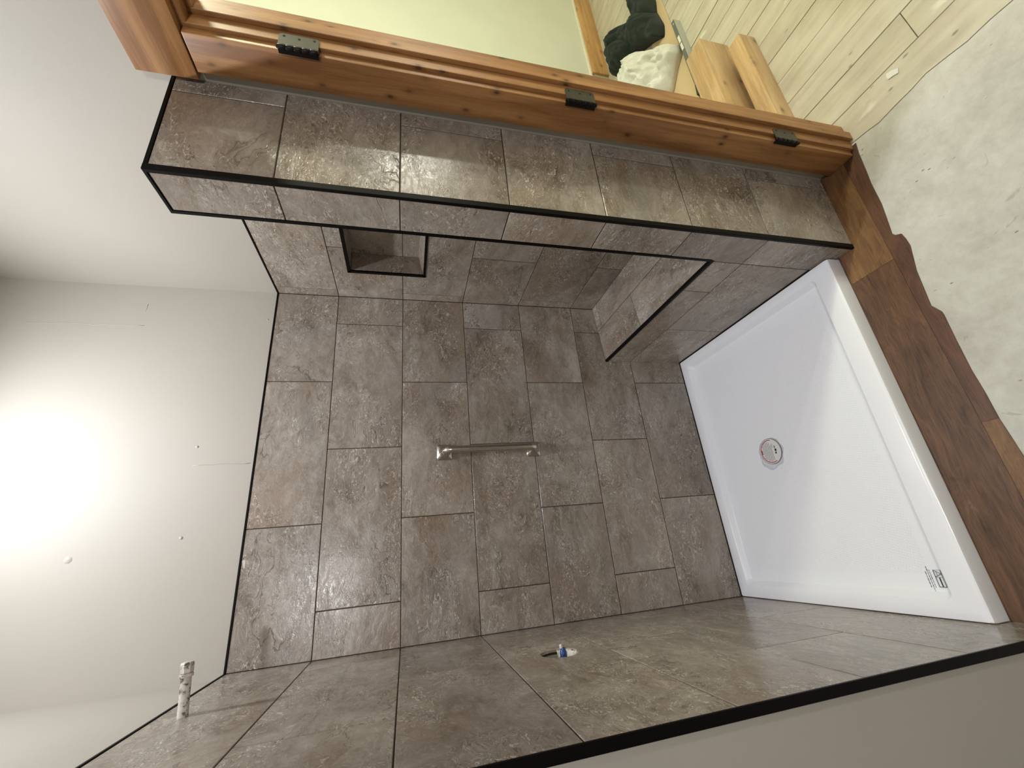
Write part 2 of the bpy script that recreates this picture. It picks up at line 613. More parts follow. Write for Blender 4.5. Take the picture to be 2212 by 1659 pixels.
def tile(parent, F, u0, u1, v0, v1, cut=None, hole=None, name='tile'):
    g = GAP / 2
    u0, u1, v0, v1 = u0 + g, u1 - g, v0 + g, v1 - g
    if u1 - u0 < 0.006 or v1 - v0 < 0.006:
        return
    cu, cv = (u0 + u1) / 2, (v0 + v1) / 2
    bm = bmesh.new()
    if hole:
        hu, hv, hr = hole
        o = [bm.verts.new((a - cu, b - cv, 0)) for a, b in ((u0, v0), (u1, v0), (u1, v1), (u0, v1))]
        rr = random.Random(3)
        h = [bm.verts.new((hu - cu + (hr + rr.uniform(-.0015, .0015)) * math.cos(2 * math.pi * i / 40), hv - cv + (hr + rr.uniform(-.0015, .0015)) * math.sin(2 * math.pi * i / 40), 0)) for i in range(40)]
        ed = [bm.edges.new((a[i], a[(i + 1) % len(a)])) for a in (o, h) for i in range(len(a))]
        bmesh.ops.triangle_fill(bm, edges=ed, use_beauty=True, use_dissolve=False, normal=(0, 0, 1))
    else:
        us, vs = [u0, u1], [v0, v1]
        if cut:
            us = sorted(set([u0, u1] + [c for c in cut[:2] if u0 < c < u1]))
            vs = sorted(set([v0, v1] + [c for c in cut[2:] if v0 < c < v1]))
        vm = {}

        def gv(a, b):
            if (a, b) not in vm:
                vm[(a, b)] = bm.verts.new((a - cu, b - cv, 0))
            return vm[(a, b)]
        for a, b in zip(us, us[1:]):
            for c, d in zip(vs, vs[1:]):
                if cut and cut[0] <= (a + b) / 2 <= cut[1] and cut[2] <= (c + d) / 2 <= cut[3]:
                    continue
                bm.faces.new((gv(a, c), gv(b, c), gv(b, d), gv(a, d)))
        if not bm.faces:
            bm.free()
            return
        if len(bm.faces) > 1:
            bmesh.ops.dissolve_faces(bm, faces=list(bm.faces), use_verts=False)
    for f in bm.faces:
        if f.normal.z < 0:
            f.normal_flip()
    ex = bmesh.ops.extrude_face_region(bm, geom=list(bm.faces))
    nv = [x for x in ex['geom'] if isinstance(x, bmesh.types.BMVert)]
    # extruded copies form the front; the originals drop back
    old = [x for x in bm.verts if x not in set(nv)]
    bmesh.ops.translate(bm, verts=old, vec=(0, 0, -TILE_T))
    fe = [e for e in bm.edges if all(abs(x.co.z) < 1e-6 for x in e.verts) and len(e.link_faces) == 2 and any(abs(fc.normal.z) < 0.5 for fc in e.link_faces)]
    bm.normal_update()
    fe = [e for e in bm.edges if all(abs(x.co.z) < 1e-6 for x in e.verts) and any(abs(fc.normal.z) < 0.5 for fc in e.link_faces)]
    bmesh.ops.bevel(bm, geom=fe, offset=0.0012, segments=1, affect='EDGES')
    me = mesh_from(bm, name)
    o = bpy.data.objects.new(name, me)
    COL.objects.link(o)
    me.materials.append(MATS['travertine_tile'])
    o.parent = parent
    mm = F.mat(cu, cv)
    if parent.location.length > 0:
        mm = Matrix.Translation(-parent.location) @ mm
    o.matrix_local = mm
    return o


def rows(parent, F, u0, u1, rowspec, cut=None, hole=None):
    """rowspec: [(v_top, v_bottom, [joints])]"""
    for vt, vb, js in rowspec:
        e = [u0] + sorted(j for j in js if u0 < j < u1) + [u1]
        for a, b in zip(e, e[1:]):
            h = None
            if hole and a < hole[0] < b and vb < hole[1] < vt:
                h = hole
            c = cut if (cut and cut[0] < b and cut[1] > a and cut[2] < vt and cut[3] > vb) else None
            tile(parent, F, a, b, vb, vt, c, h)


def trim(parent, x0, x1, y0, y1, z0, z1, name='edge_trim'):
    return box(name, x0, x1, y0, y1, z0, z1, 'black_trim', parent, 0.0008, 1)


# ================================================================== SETTING
# ---- floor
floor = box('floor', XF - 0.1, 6.1, YR - 0.9, D + 0.12, -0.12, -0.031, 'shower_dark', kind='structure', label='pale grey skim-coated subfloor with dark specks', cat='floor')
skim_pts = [(XF, YR), (1.243, YR)]
crack = [(1.243, 0.0), (1.239, 0.20), (1.2369, 0.2845), (1.241, 0.33), (1.2394, 0.3851), (1.248, 0.43), (1.2568, 0.4848), (1.249, 0.53), (1.246, 0.58), (1.2394, 0.6328), (1.247, 0.67), (1.2527, 0.7224)]
skim_pts += crack + [(1.25, 0.90), (1.20, 0.93), (-0.33, 0.93), (-0.33, 0.79), (XF, 0.79)]
prism('skim_coat', skim_pts, -0.03, 0.0, 'skim_coat', floor)
# floorboards of the next room
edges = [1.2475, 1.387, 1.518, 1.6485, 1.779, 1.910, 2.043, 2.170, 2.300]
while edges[-1] < 6.0:
    edges.append(edges[-1] + 0.1303)
rb = random.Random(11)
for i, (a, b) in enumerate(zip(edges, edges[1:])):
    cuts = [YR - 0.8, 1.9]
    if i == 1:
        cuts = [YR - 0.8, 0.4541, 1.9]
    elif i % 3 == 0 and i > 2:
        cuts = [YR - 0.8, rb.uniform(-1.5, 0.2), 1.9]
    for c, d in zip(cuts, cuts[1:]):
        x0 = a + 0.0016
        if i == 0:
            pts = [(x + 0.004, y) for x, y in [(1.244, YR)] + crack] + [(1.254, 1.9), (b - 0.0016, 1.9), (b - 0.0016, YR)]
            prism('floorboard', pts, -0.03, -0.0005, 'painted_floorboard', floor)
        else:
            box('floorboard', x0, b - 0.0016, c + 0.0012, d - 0.0012, -0.03, rb.uniform(-0.0014, 0.0008), 'painted_floorboard', floor, 0.0008, 1)
# torn strip of vinyl plank along the pan
VZ = 0.004
tear = [(1.243, 0.7134), (1.20, 0.720), (1.12, 0.726), (1.0688, 0.731), (0.9753, 0.7333), (0.90, 0.742), (0.8572, 0.7472), (0.846, 0.741), (0.8384, 0.7262), (0.815, 0.7225), (0.7865, 0.7211), (0.70, 0.738), (0.5765, 0.7484), (0.545, 0.7325), (0.5331, 0.732), (0.45, 0.7355), (0.3516, 0.7382), (0.28, 0.736), (0.2066, 0.7367), (0.15, 0.733), (0.1009, 0.7303), (0.05, 0.727), (0.0, 0.7265), (-0.1, 0.722), (-0.2, 0.724), (-0.36, 0.722), (-0.62, 0.725)]
ZS = 0.7735
up = [p for p in tear if p[0] >= 0.2066]
lo = [p for p in tear if p[0] <= 0.2066]
up_pts = [(x, y) for x, y in up] + [(0.2066 + 0.0006, ZS), (1.243, ZS)]
prism('vinyl_plank', up_pts, -0.002, VZ, 'vinyl_red', floor)
prism('vinyl_plank', lo + [(-0.62, ZS), (0.2066 - 0.0006, ZS)], -0.002, VZ, 'vinyl_light', floor)
box('vinyl_plank', 0.7752, 1.2262, ZS + 0.0008, 0.9215, -0.002, VZ, 'vinyl_light', floor)
box('vinyl_plank', XL + 0.0005, 0.7744, ZS + 0.0008, 0.9215, -0.002, VZ, 'vinyl_brown', floor)

# ---- ceilings and hidden walls (they close the room and bounce its light)
box('ceiling', XF - 0.1, OR, YR - 0.1, D + 0.12, CEIL, CEIL + 0.08, 'white_ceiling', kind='structure', label='white painted bathroom ceiling', cat='ceiling')
box('ceiling_next_room', OR, 6.1, YR - 0.9, D + 0.12, 3.05, 3.13, 'white_ceiling', kind='structure', label='white ceiling of the next room', cat='ceiling')
box('wall_rear', XF - 0.1, OR, YR - 0.1, YR, -0.012, CEIL, 'cream_paint', kind='structure', label='cream painted wall behind the viewer', cat='wall')
box('wall_next_room_front', OR, 6.1, YR - 0.9, YR - 0.8, -0.012, 3.05, 'pale_yellow_paint', kind='structure', label='pale yellow front wall of the next room', cat='wall')
box('wall_next_room_end', 6.0, 6.1, YR - 0.8, D + 0.02, -0.012, 3.05, 'pale_yellow_paint', kind='structure', label='pale yellow end wall of the next room', cat='wall')

box('wall_left_side', XF - 0.1, XF, YR - 0.1, 0.80, -0.012, CEIL, 'cream_paint', kind='structure', label='cream painted wall left of the viewer', cat='wall')

# ---- back wall
wb = box('wall_back', -0.45, OR, PB, PB + 0.10, -0.012, CEIL, 'cream_paint', kind='structure', label='taupe stone-look tiled back wall with cream paint above', cat='wall')
box('grout_bed', XL - 0.006, XW + 0.002, D + 0.0019, PB + 0.004, 0.02, ZT - 0.004, 'grout', wb)
FB = Face((0, D, 0), (1, 0, 0), (0, 0, 1))
JO, JE = [0.1585, 0.7695], [-0.1508, 0.4595, 1.0705]
spec = []
for k in range(7):
    spec.append((ZR[k] if k else ZT - 0.006, max(ZR[k + 1], ZP + 0.001) if k == 6 else ZR[k + 1], JO if k % 2 == 0 else JE))
spec[6] = (ZR[6], ZP + 0.001, JO)
rows(wb, FB, XL, XW, spec)
trim(wb, XL, XW, D - 0.0022, PB + 0.002, ZT - 0.0065, ZT)
# chips and the taped seam in the paint
for (cx, cz, wx, wz) in ((0.4873, 2.3817, 0.012, 0.005), (0.1465, 2.3766, 0.013, 0.006), (1.079, 2.198, 0.008, 0.006), (0.1023, 2.7014, 0.026, 0.004)):
    lathe('paint_chip', [(wx / 2, 0.0), (wx / 2.4, 0.0012), (0.0008, 0.0022)], (0, -1, 0), (cx, PB - 0.0001, cz), 'cream_paint', wb, 7)


def seam(pts, yoff, parent):
    bm = bmesh.new()
    c = Vector(pts[0])
    tube(bm, [Vector(p) - c for p in pts], 0.0011, 5)
    link('paint_seam', mesh_from(bm, 'seam', True), 'cream_paint', parent, c)


rs = random.Random(5)
seam([(1.0265 + rs.uniform(-.0025, .0025), PB, 2.6675 + 0.40 * i / 14) for i in range(15)], 0, wb)
seam([(0.4139 + rs.uniform(-.002, .002), PB, 2.185 + 0.20 * i / 9) for i in range(10)], 0, wb)
seam([(1.135 - 0.018 * i, PB, 2.676 + rs.uniform(-.002, .002)) for i in range(3)], 0, wb)

# ---- left wall
HY, HZ, HR = 1.392, 1.125, 0.0575
wl = box('wall_left', XF, PL, 0.7975, D + 0.10, -0.012, CEIL, 'cream_paint', kind='structure', label='tiled left wall with round valve hole and black edge strip', cat='wall')
boolcut(wl, [cyl_bm((HY, HZ), 0, HR + 0.001, PL - 0.085, PL + 0.1)])
gb = box('grout_bed', PL - 0.001, XL - 0.0019, 0.7975, D + 0.001, 0.0, ZT - 0.004, 'grout', wl)
boolcut(gb, [cyl_bm((HY, HZ), 0, HR + 0.001, PL - 0.1, PL + 0.1)])
FL = Face((XL, 0, 0), (0, 1, 0), (0, 0, 1))
LO, LE = [1.405], [1.0945, 1.704]
spec = []
for k in range(7):
    spec.append((ZR[k] if k else ZT - 0.006, ZR[k + 1], LO if k % 2 == 0 else LE))
spec.append((ZR[7], 0.004, LE))
rows(wl, FL, 0.7945, D, spec, hole=(HY, HZ, HR))
trim(wl, XL - 0.0175, XL + 0.0022, 0.7925, 0.7985, 0.004, ZT)
trim(wl, XL - 0.012, XL + 0.0022, 0.7945, D, ZT - 0.006, ZT)
# rough plaster left in the bottom of the valve hole and the grey backing above
rp = random.Random(9)
bm = bmesh.new()
n = 26
for ring_r, depth in ((0.058, -0.003), (0.045, -0.012), (0.028, -0.034)):
    pass
vs = []
for j, (rr_, dx) in enumerate(((1.0, 0.006), (0.86, -0.004), (0.66, -0.020), (0.42, -0.038))):
    vs.append([bm.verts.new((dx + rp.uniform(-.004, .004), (HR + 0.0005) * rr_ * math.cos(math.pi * (1.06 + 0.88 * i / (n - 1))), (HR + 0.0005) * rr_ * math.sin(math.pi * (1.06 + 0.88 * i / (n - 1))))) for i in range(n)])
for a, b in zip(vs, vs[1:]):
    for i in range(n - 1):
        bm.faces.new((a[i], a[i + 1], b[i + 1], b[i]))
ex = bmesh.ops.extrude_face_region(bm, geom=list(bm.faces))
bmesh.ops.translate(bm, verts=[g for g in ex['geom'] if isinstance(g, bmesh.types.BMVert)], vec=(-0.012, 0, 0))
link('plaster_rim', mesh_from(bm, 'plaster'), 'crumbled_plaster', wl, (XL - 0.009, HY, HZ), label='crumbled white plaster in the valve hole')

# ---- right wall with door opening, niche
NY0, NY1, NZ0, NZ1 = 1.3000, 1.6435, 1.4925, 1.8335
ND = 1.327
wr = box('wall_right', PR, OR, YR - 0.1, D + 0.10, -0.012, CEIL, 'cream_paint', kind='structure', label='cream right wall with tiled recess, niche and doorway', cat='wall')
boolcut(wr, [box_bm(1.0, 1.6, YN - 0.02, 0.7455, -1.0, 2.107),
             box_bm(1.0, ND + 0.006, NY0, NY1, NZ0, NZ1)])
gb = box('grout_bed', XW + 0.0019, PR + 0.003, Y2 - 0.002, D + 0.002, 0.45, ZT - 0.004, 'grout', wr)
boolcut(gb, [box_bm(1.0, 1.6, NY0, NY1, NZ0, NZ1)])
FR = Face((XW, D, 0), (0, -1, 0), (0, 0, 1))
uj = lambda *ys: [D - y for y in ys]
spec = []
for k in range(6):
    spec.append((ZR[k] if k else ZT - 0.006, ZR[k + 1], uj(1.792, 1.182) if k % 2 == 0 else uj(1.4835)))
spec[5] = (ZR[5], 0.5435, uj(1.4835))
rows(wr, FR, 0.0, D - Y2, spec, cut=(D - NY1, D - NY0, NZ0, NZ1))
trim(wr, XW - 0.0022, PR + 0.002, Y2, D, ZT - 0.0065, ZT)
# niche: tiled box let into the wall with a black frame
nt = 0.007
Fn = Face((ND, NY1, 0), (0, -1, 0), (0, 0, 1))
tile(wr, Fn, 0.0, NY1 - NY0, 1.5949, NZ1)
tile(wr, Fn, 0.0, NY1 - NY0, NZ0, 1.5949)
bm = bmesh.new()
nv_ = [bm.verts.new((x, y, z)) for y in (NY0 + 0.001, NY1 - 0.001) for x, z in ((XW + 0.003, NZ0 + 0.0005), (ND - 0.0005, NZ0 + 0.0005), (ND - 0.0005, NZ0 + 0.0285), (XW + 0.003, NZ0 + 0.0100))]
for f in ((0, 1, 2, 3), (7, 6, 5, 4), (0, 4, 5, 1), (1, 5, 6, 2), (2, 6, 7, 3), (3, 7, 4, 0)):
    bm.faces.new([nv_[i] for i in f])
link('niche_shelf', mesh_from(bm, 'niche_shelf'), 'travertine_tile', wr).matrix_local = Matrix.Translation(-wr.location)
box('niche_top', XW + 0.004, ND - 0.0005, NY0 + 0.001, NY1 - 0.001, NZ1 - 0.011, NZ1 - 0.0005, 'travertine_tile', wr, 0.001, 1)
box('niche_side', XW + 0.004, ND - 0.0005, NY1 - 0.011, NY1 - 0.0005, NZ0 + 0.012, NZ1 - 0.012, 'travertine_tile', wr, 0.001, 1)
box('niche_side', XW + 0.004, ND - 0.0005, NY0 + 0.0005, NY0 + 0.011, NZ0 + 0.012, NZ1 - 0.012, 'travertine_tile', wr, 0.001, 1)
fx0, fx1 = XW - 0.003, XW + 0.006
trim(wr, fx0, fx1, NY0 - 0.002, NY1 + 0.002, NZ1 - 0.011, NZ1 + 0.003, 'niche_trim')
trim(wr, fx0, fx1, NY0 - 0.002, NY1 + 0.002, NZ0 - 0.002, NZ0 + 0.0095, 'niche_trim')
trim(wr, fx0, fx1, NY1 - 0.011, NY1 + 0.003, NZ0 - 0.003, NZ1 + 0.003, 'niche_trim')
trim(wr, fx0, fx1, NY0 - 0.003, NY0 + 0.011, NZ0 - 0.003, NZ1 + 0.003, 'niche_trim')

# ---- wing wall: free-standing stub between shower and door
g = 0.0019
ww = box('wall_wing', XP + g, PR - 0.0005, Y1 + g, Y2 - g, 0.0, ZT - g, 'grout', kind='structure', label='tall narrow tiled stub wall with black corner strips beside the doorway', cat='wall')
FWf = Face((0, Y1, 0), (1, 0, 0), (0, 0, 1))
FWi = Face((XP, Y2, 0), (0, -1, 0), (0, 0, 1))
FWb = Face((XW, Y2, 0), (-1, 0, 0), (0, 0, 1))
FWt = Face((XP, Y1, ZT), (1, 0, 0), (0, 1, 0))
tr_ = 0.0165
spec_f, spec_i, spec_b = [], [], []
for k in range(7):
    top = ZR[k] if k else ZT - 0.007
    spec_f.append((top, ZR[k + 1], [1.1735] if k % 2 == 0 else []))
    spec_i.append((top, ZR[k + 1], []))
    if k < 6:
        spec_b.append((top, max(ZR[k + 1], 0.52), []))
spec_f.append((ZR[7], 0.003, []))
spec_i[6] = (ZR[6], 0.066, [])
spec_i.append((0.066, 0.003, []))
rows(ww, FWf, XP + tr_ - 0.001, PR - 0.001, spec_f)
# inner end: only its own width above the ledge, the same rows continue into the ledge front below
for vt, vb, js in spec_i:
    u0 = 0.0085 if vb >= 0.51 else 0.0
    if vb < 0.51 < vt:
        tile(ww, FWi, 0.0, Y2 - Y1 - 0.0075, vb, vt)
    else:
        tile(ww, FWi, u0 if vb > 0.5 else 0.0, Y2 - Y1 - 0.0075, vb, vt)
rows(ww, FWb, 0.0, XW - XP - 0.009, spec_b)
tile(ww, FWt, tr_, XW - XP - 0.002, tr_, Y2 - Y1 - 0.010)
trim(ww, XP - 0.0015, XP + tr_, Y1 - 0.002, Y1 + 0.004, 0.003, ZT + 0.0015)
trim(ww, XP - 0.002, XP + 0.004, Y1 - 0.0015, Y1 + 0.0085, 0.003, ZT + 0.001)
trim(ww, XP - 0.002, XP + 0.008, Y2 - 0.0095, Y2 + 0.0015, 0.51, ZT + 0.001)
trim(ww, XP + 0.002, PR - 0.001, Y1 - 0.0018, Y1 + 0.012, ZT - 0.0075, ZT + 0.0012)
trim(ww, XP - 0.0018, XP + 0.012, Y1 + 0.002, Y2, ZT - 0.0065, ZT + 0.0012)
trim(ww, XP, PR - 0.001, Y2 - 0.010, Y2 + 0.0015, ZT - 0.006, ZT + 0.0012)

# ---- ledge (low wall with sloped tiled top) in the recess behind the wing wall
lf0, lf1, lb = 0.510, 0.5224, 0.5465


def ledge_z(x, y):
    t = (y - Y2) / (D - Y2)
    zf = lf0 + (lf1 - lf0) * t
    return zf + (lb - zf) * (x - XP) / (XW - XP)


bm = bmesh.new()
vl = []
for x in (XP + g, PR - 0.0005):
    for y in (Y2 - 0.001, PB - 0.0005):
        vl.append(bm.verts.new((x, y, 0.0)))
        vl.append(bm.verts.new((x, y, ledge_z(x, y) - g)))
for f in ((0, 1, 3, 2), (4, 6, 7, 5), (0, 4, 5, 1), (2, 3, 7, 6), (0, 2, 6, 4), (1, 5, 7, 3)):
    bm.faces.new([vl[i] for i in f])
lg = link('wall_ledge', mesh_from(bm, 'ledge'), 'grout', kind='structure', label='low tiled ledge with black front strip below the wall niche', cat='ledge')
FG = Face((XP, D, 0), (0, -1, 0), (0, 0, 1))


def quad_tile(parent, pts, nrm, name='tile'):
    """tile from four world corners (already gapped)"""
    c = sum((Vector(p) for p in pts), Vector()) / 4
    U = (Vector(pts[1]) - Vector(pts[0])).normalized()
    N = Vector(nrm).normalized()
    N = (N - U * N.dot(U)).normalized()
    V = N.cross(U)
    bm = bmesh.new()
    loc = lambda p, d: ((p - c).dot(U), (p - c).dot(V), (p - c).dot(N) + d)
    top = [bm.verts.new(loc(Vector(p), 0)) for p in pts]
    bot = [bm.verts.new(loc(Vector(p), -TILE_T)) for p in pts]
    bm.faces.new(top)
    bm.faces.new(bot[::-1])
    for i in range(4):
        bm.faces.new((top[i], bot[i], bot[(i + 1) % 4], top[(i + 1) % 4]))
    bm.normal_update()
    fe = [e for e in bm.edges if all(v in top for v in e.verts)]
    bmesh.ops.bevel(bm, geom=fe, offset=0.0012, segments=1, affect='EDGES')
    me = mesh_from(bm, name)
    me.materials.append(MATS['travertine_tile'])
    o = bpy.data.objects.new(name, me)
    COL.objects.link(o)
    o.parent = parent
    mm = Matrix.Identity(4)
    for i in range(3):
        mm[i][0], mm[i][1], mm[i][2], mm[i][3] = U[i], V[i], N[i], c[i]
    o.matrix_local = mm
    return o


h = GAP / 2
# front of the ledge: the top row follows the slope of the top edge
for ya, yb in ((Y2, 1.1785), (1.1785, 1.7885), (1.7885, D)):
    ya2, yb2 = ya + h, yb - h
    quad_tile(lg, [(XP, yb2, ZR[6] + h), (XP, ya2, ZR[6] + h), (XP, ya2, ledge_z(XP, ya2) - 0.010), (XP, yb2, ledge_z(XP, yb2) - 0.010)], (-1, 0, 0))
for ya, yb in ((Y2, 1.4825), (1.4825, D)):
    quad_tile(lg, [(XP, yb - h, ZP + 0.003), (XP, ya + h, ZP + 0.003), (XP, ya + h, ZR[6] - h), (XP, yb - h, ZR[6] - h)], (-1, 0, 0))
XM = 1.081
for xa, xb, ys in ((XP + 0.010, XM, (Y2, 1.480, D)), (XM, XW, (Y2, 1.20, 1.79, D))):
    for ya, yb in zip(ys, ys[1:]):
        P = [(xa + h, ya + h), (xa + h, yb - h), (xb - h, yb - h), (xb - h, ya + h)]
        quad_tile(lg, [(x, y, ledge_z(x, y)) for x, y in P], (-0.06, 0, 1))
bm = bmesh.new()
tv = []
for y in (Y2 - 0.006, D):
    z = ledge_z(XP, y)
    tv.append([bm.verts.new(p) for p in ((XP - 0.002, y, z - 0.010), (XP - 0.002, y, z + 0.0005), (XP, y, z + 0.002), (XP + 0.010, y, z + 0.0025), (XP + 0.010, y, z - 0.010))])
for i in range(5):
    bm.faces.new((tv[0][i], tv[0][(i + 1) % 5], tv[1][(i + 1) % 5], tv[1][i]))
bm.faces.new(tv[0])
bm.faces.new(tv[1])
link('edge_trim', mesh_from(bm, 'edge_trim'), 'black_trim', lg)

# ---- next room: wall seen through the doorway, baseboard
wn = box('wall_next_room', OR, 6.0, 1.862, 1.96, -0.012, 3.05, 'pale_yellow_paint', kind='structure', label='pale yellow wall of the next room seen through the doorway', cat='wall')
box('base_strip', OR, 3.452, 1.852, 1.8625, 0.0, 0.128, 'grey_base', wn, label='grey strip where the baseboard stops')  # plain grey band along the wall foot, up to the baseboard end
box('caulk_line', OR, 6.0, 1.848, 1.8625, 0.146, 0.158, 'caulk', wn)
bb = box('baseboard_next_room', 3.455, 6.0, 1.835, 1.8615, 0.0, 0.146, 'baseboard_pine', bev=0.003, kind='structure', label='honey pine baseboard along the pale yellow wall', cat='baseboard')

# ---- door frame
df = empty('door_1', (1.2285, YJ, 0.0), kind='structure', label='stained pine door frame with three dark hinges and no door', cat='door frame')
JE_ = OR + 0.0005
box('jamb', PR - 0.0002, JE_, YJ, 0.7452, 0.001, 2.106, 'stained_pine_z', df, 0.001, 1)
box('jamb', PR - 0.0002, JE_, YN - 0.018, YN, 0.001, 2.106, 'stained_pine_z', df, 0.001, 1)
box('head_jamb', PR - 0.0002, JE_, YN, YJ, 2.0875, 2.1065, 'stained_pine_y', df, 0.001, 1)
box('stop', 1.2663, 1.3005, 0.7141, YJ + 0.0002, 0.001, 2.0875, 'stained_pine_z', df, 0.0012, 1)
box('stop', 1.2663, 1.3005, YN, YN + 0.012, 0.001, 2.0875, 'stained_pine_z', df, 0.0012, 1)
box('head_stop', 1.2663, 1.3005, YN + 0.012, 0.7141, 2.0755, 2.0878, 'stained_pine_y', df, 0.0012, 1)
box('casing', 1.2062, PR + 0.0002, 0.7355, 0.8279, 0.005, 2.0985, 'stained_pine_z', df, 0.0025, 2)
box('casing', 1.2062, PR + 0.0002, YN - 0.12, YN - 0.0095, 0.001, 2.0985, 'stained_pine_z', df, 0.0025, 2)
box('head_casing', 1.2045, PR + 0.0002, YN - 0.14, 0.8465, 2.1015, 2.2415, 'stained_pine_y', df, 0.002, 2)


def hinge(zc, first):
    hg = empty('hinge', (0, 0, 0))
    hg.parent = df
    hg.location = Vector((1.203, 0.722, zc)) - df.location
    W = lambda x, y, z: (x, y, z)
    # leaf with rounded far corners, screwed to the jamb
    hh = 0.0465
    pts = [(1.208, -hh), (1.246, -hh)]
    r = 0.010
    x1 = 1.2545
    pts = [(1.208, -hh)] + [(x1 - r + r * math.sin(a), -hh + r - r * math.cos(a)) for a in [math.pi / 2 * i / 6 for i in range(7)]]
    pts += [(x1 - r + r * math.cos(a), hh - r + r * math.sin(a)) for a in [math.pi / 2 * i / 6 for i in range(7)]] + [(1.208, hh)]
    bm = bmesh.new()
    f = bm.faces.new([bm.verts.new((x - 1.203, 0.0012, z)) for x, z in pts])
    ex = bmesh.ops.extrude_face_region(bm, geom=[f])
    bmesh.ops.translate(bm, verts=[q for q in ex['geom'] if isinstance(q, bmesh.types.BMVert)], vec=(0, 0.0032, 0))
    lf = link('leaf', mesh_from(bm, 'leaf'), 'hinge_bronze', hg)
    lf.location = (0, 0, 0)
    for sx, sz in ((1.2435, 0.035), (1.2395, 0.0), (1.2435, -0.035)):
        s = lathe('screw', [(0.0035, 0.0), (0.003, 0.0006)], (0, -1, 0), (0, 0, 0), 'hole_black', hg, 12)
        s.location = (sx - 1.203, 0.0013, sz)
    for k in range(5):
        a = -hh + 2 * hh * k / 5 + 0.0006
        b = -hh + 2 * hh * (k + 1) / 5 - 0.0006
        kn = lathe('knuckle', [(0.0062, a), (0.0066, a + 0.0006), (0.0066, b - 0.0006), (0.0062, b)], (0, 0, 1), (0, 0, 0), 'hinge_dark', hg, 16)
        kn.location = (-0.001, 0.0035, 0)
        if k % 2 == 0:
            t = box('knuckle_strap', 0.0, 0.007, 0.0008, 0.0042, a, b, 'hinge_bronze', None)
            t.parent = hg
            t.location = (0.0035, 0.0025, (a + b) / 2)
    p = lathe('pin', [(0.003, -hh - 0.003), (0.0045, -hh - 0.0022), (0.0045, hh + 0.0022), (0.003, hh + 0.003)], (0, 0, 1), (0, 0, 0), 'hinge_dark', hg, 12)
    p.location = (-0.001, 0.0035, 0)
    # the loose leaf folded back against the casing edge
    t = box('loose_leaf', 0, 0.003, 0, 0.014, -hh, hh, 'hinge_dark', None)
    t.parent = hg
    t.location = (-0.0015, 0.0115, 0)


for i, zc in enumerate((1.8415, 1.0765, 0.314)):
    hinge(zc, i)

# ================================================================== THINGS
# ---- shower pan
px0, px1, py0, py1 = XL + 0.001, XP - 0.003, 0.9222, D - 0.0015
pc = Vector(((px0 + px1) / 2, (py0 + py1) / 2, 0.0))
pan = empty('shower_pan', (pc.x, pc.y, 0), label='white acrylic shower pan with textured floor and low threshold', cat='shower pan')
DR = (0.288, 1.4585)
bm = bmesh.new()


def rrect(x0, x1, y0, y1, r, k=6):
    out = []
    for cx, cy, a0 in ((x1 - r, y1 - r, 0), (x0 + r, y1 - r, 90), (x0 + r, y0 + r, 180), (x1 - r, y0 + r, 270)):
        for i in range(k + 1):
            a = math.radians(a0 + 90 * i / k)
            out.append((cx + r * math.cos(a), cy + r * math.sin(a)))
    return out


ix0, ix1, iy0, iy1 = -0.2535, 0.8495, 0.9935, 1.790
loops = []
loops.append([(x, y, 0.0) for x, y in rrect(px0, px1, py0, py1, 0.004)])
loops.append([(x, y, ZP - 0.012) for x, y in rrect(px0, px1, py0 + 0.001, py1, 0.004)])
loops.append([(x, y, ZP - 0.0045) for x, y in rrect(px0 + 0.001, px1 - 0.001, py0 + 0.003, py1 - 0.001, 0.005)])
loops.append([(x, y, ZP - 0.001) for x, y in rrect(px0 + 0.002, px1 - 0.002, py0 + 0.0075, py1 - 0.002, 0.006)])
loops.append([(x, y, ZP) for x, y in rrect(px0 + 0.004, px1 - 0.004, py0 + 0.013, py1 - 0.004, 0.008)])
loops.append([(x, y, ZP) for x, y in rrect(ix0 - 0.003, ix1 + 0.003, iy0 - 0.004, iy1 + 0.003, 0.022)])
loops.append([(x, y, ZP - 0.0006) for x, y in rrect(ix0, ix1, iy0, iy1, 0.020)])
loops.append([(x, y, ZP - 0.0026) for x, y in rrect(ix0 + 0.0022, ix1 - 0.0022, iy0 + 0.0022, iy1 - 0.0022, 0.019)])
loops.append([(x, y, 0.0395) for x, y in rrect(ix0 + 0.0150, ix1 - 0.0150, iy0 + 0.011, iy1 - 0.0150, 0.014)])
loops.append([(x, y, 0.0375) for x, y in rrect(ix0 + 0.0175, ix1 - 0.0175, iy0 + 0.014, iy1 - 0.0175, 0.014)])
loops.append([(x, y, 0.0369) for x, y in rrect(ix0 + 0.022, ix1 - 0.022, iy0 + 0.019, iy1 - 0.022, 0.014)])
last = loops[-1]
for f, z in ((0.85, 0.0356), (0.62, 0.0338), (0.4, 0.0318), (0.2, 0.0298), (0.1, 0.0288)):
    lp = []
    for x, y, _ in last:
        a = math.atan2(y - DR[1], x - DR[0])
        cxx, cyy = DR[0] + 0.055 * math.cos(a), DR[1] + 0.055 * math.sin(a)
        lp.append((cxx + (x - cxx) * f, cyy + (y - cyy) * f, z))
    loops.append(lp)
rings = [[bm.verts.new((x - pc.x, y - pc.y, z)) for x, y, z in lp] for lp in loops]
for a, b in zip(rings, rings[1:]):
    nn = len(a)
    for i in range(nn):
        bm.faces.new((a[i], a[(i + 1) % nn], b[(i + 1) % nn], b[i]))
bm.faces.new(rings[-1])
bm.faces.new(rings[0])
me = mesh_from(bm, 'basin', True, 28)
link('basin', me, 'acrylic_white', pan, (pc.x, pc.y, 0))


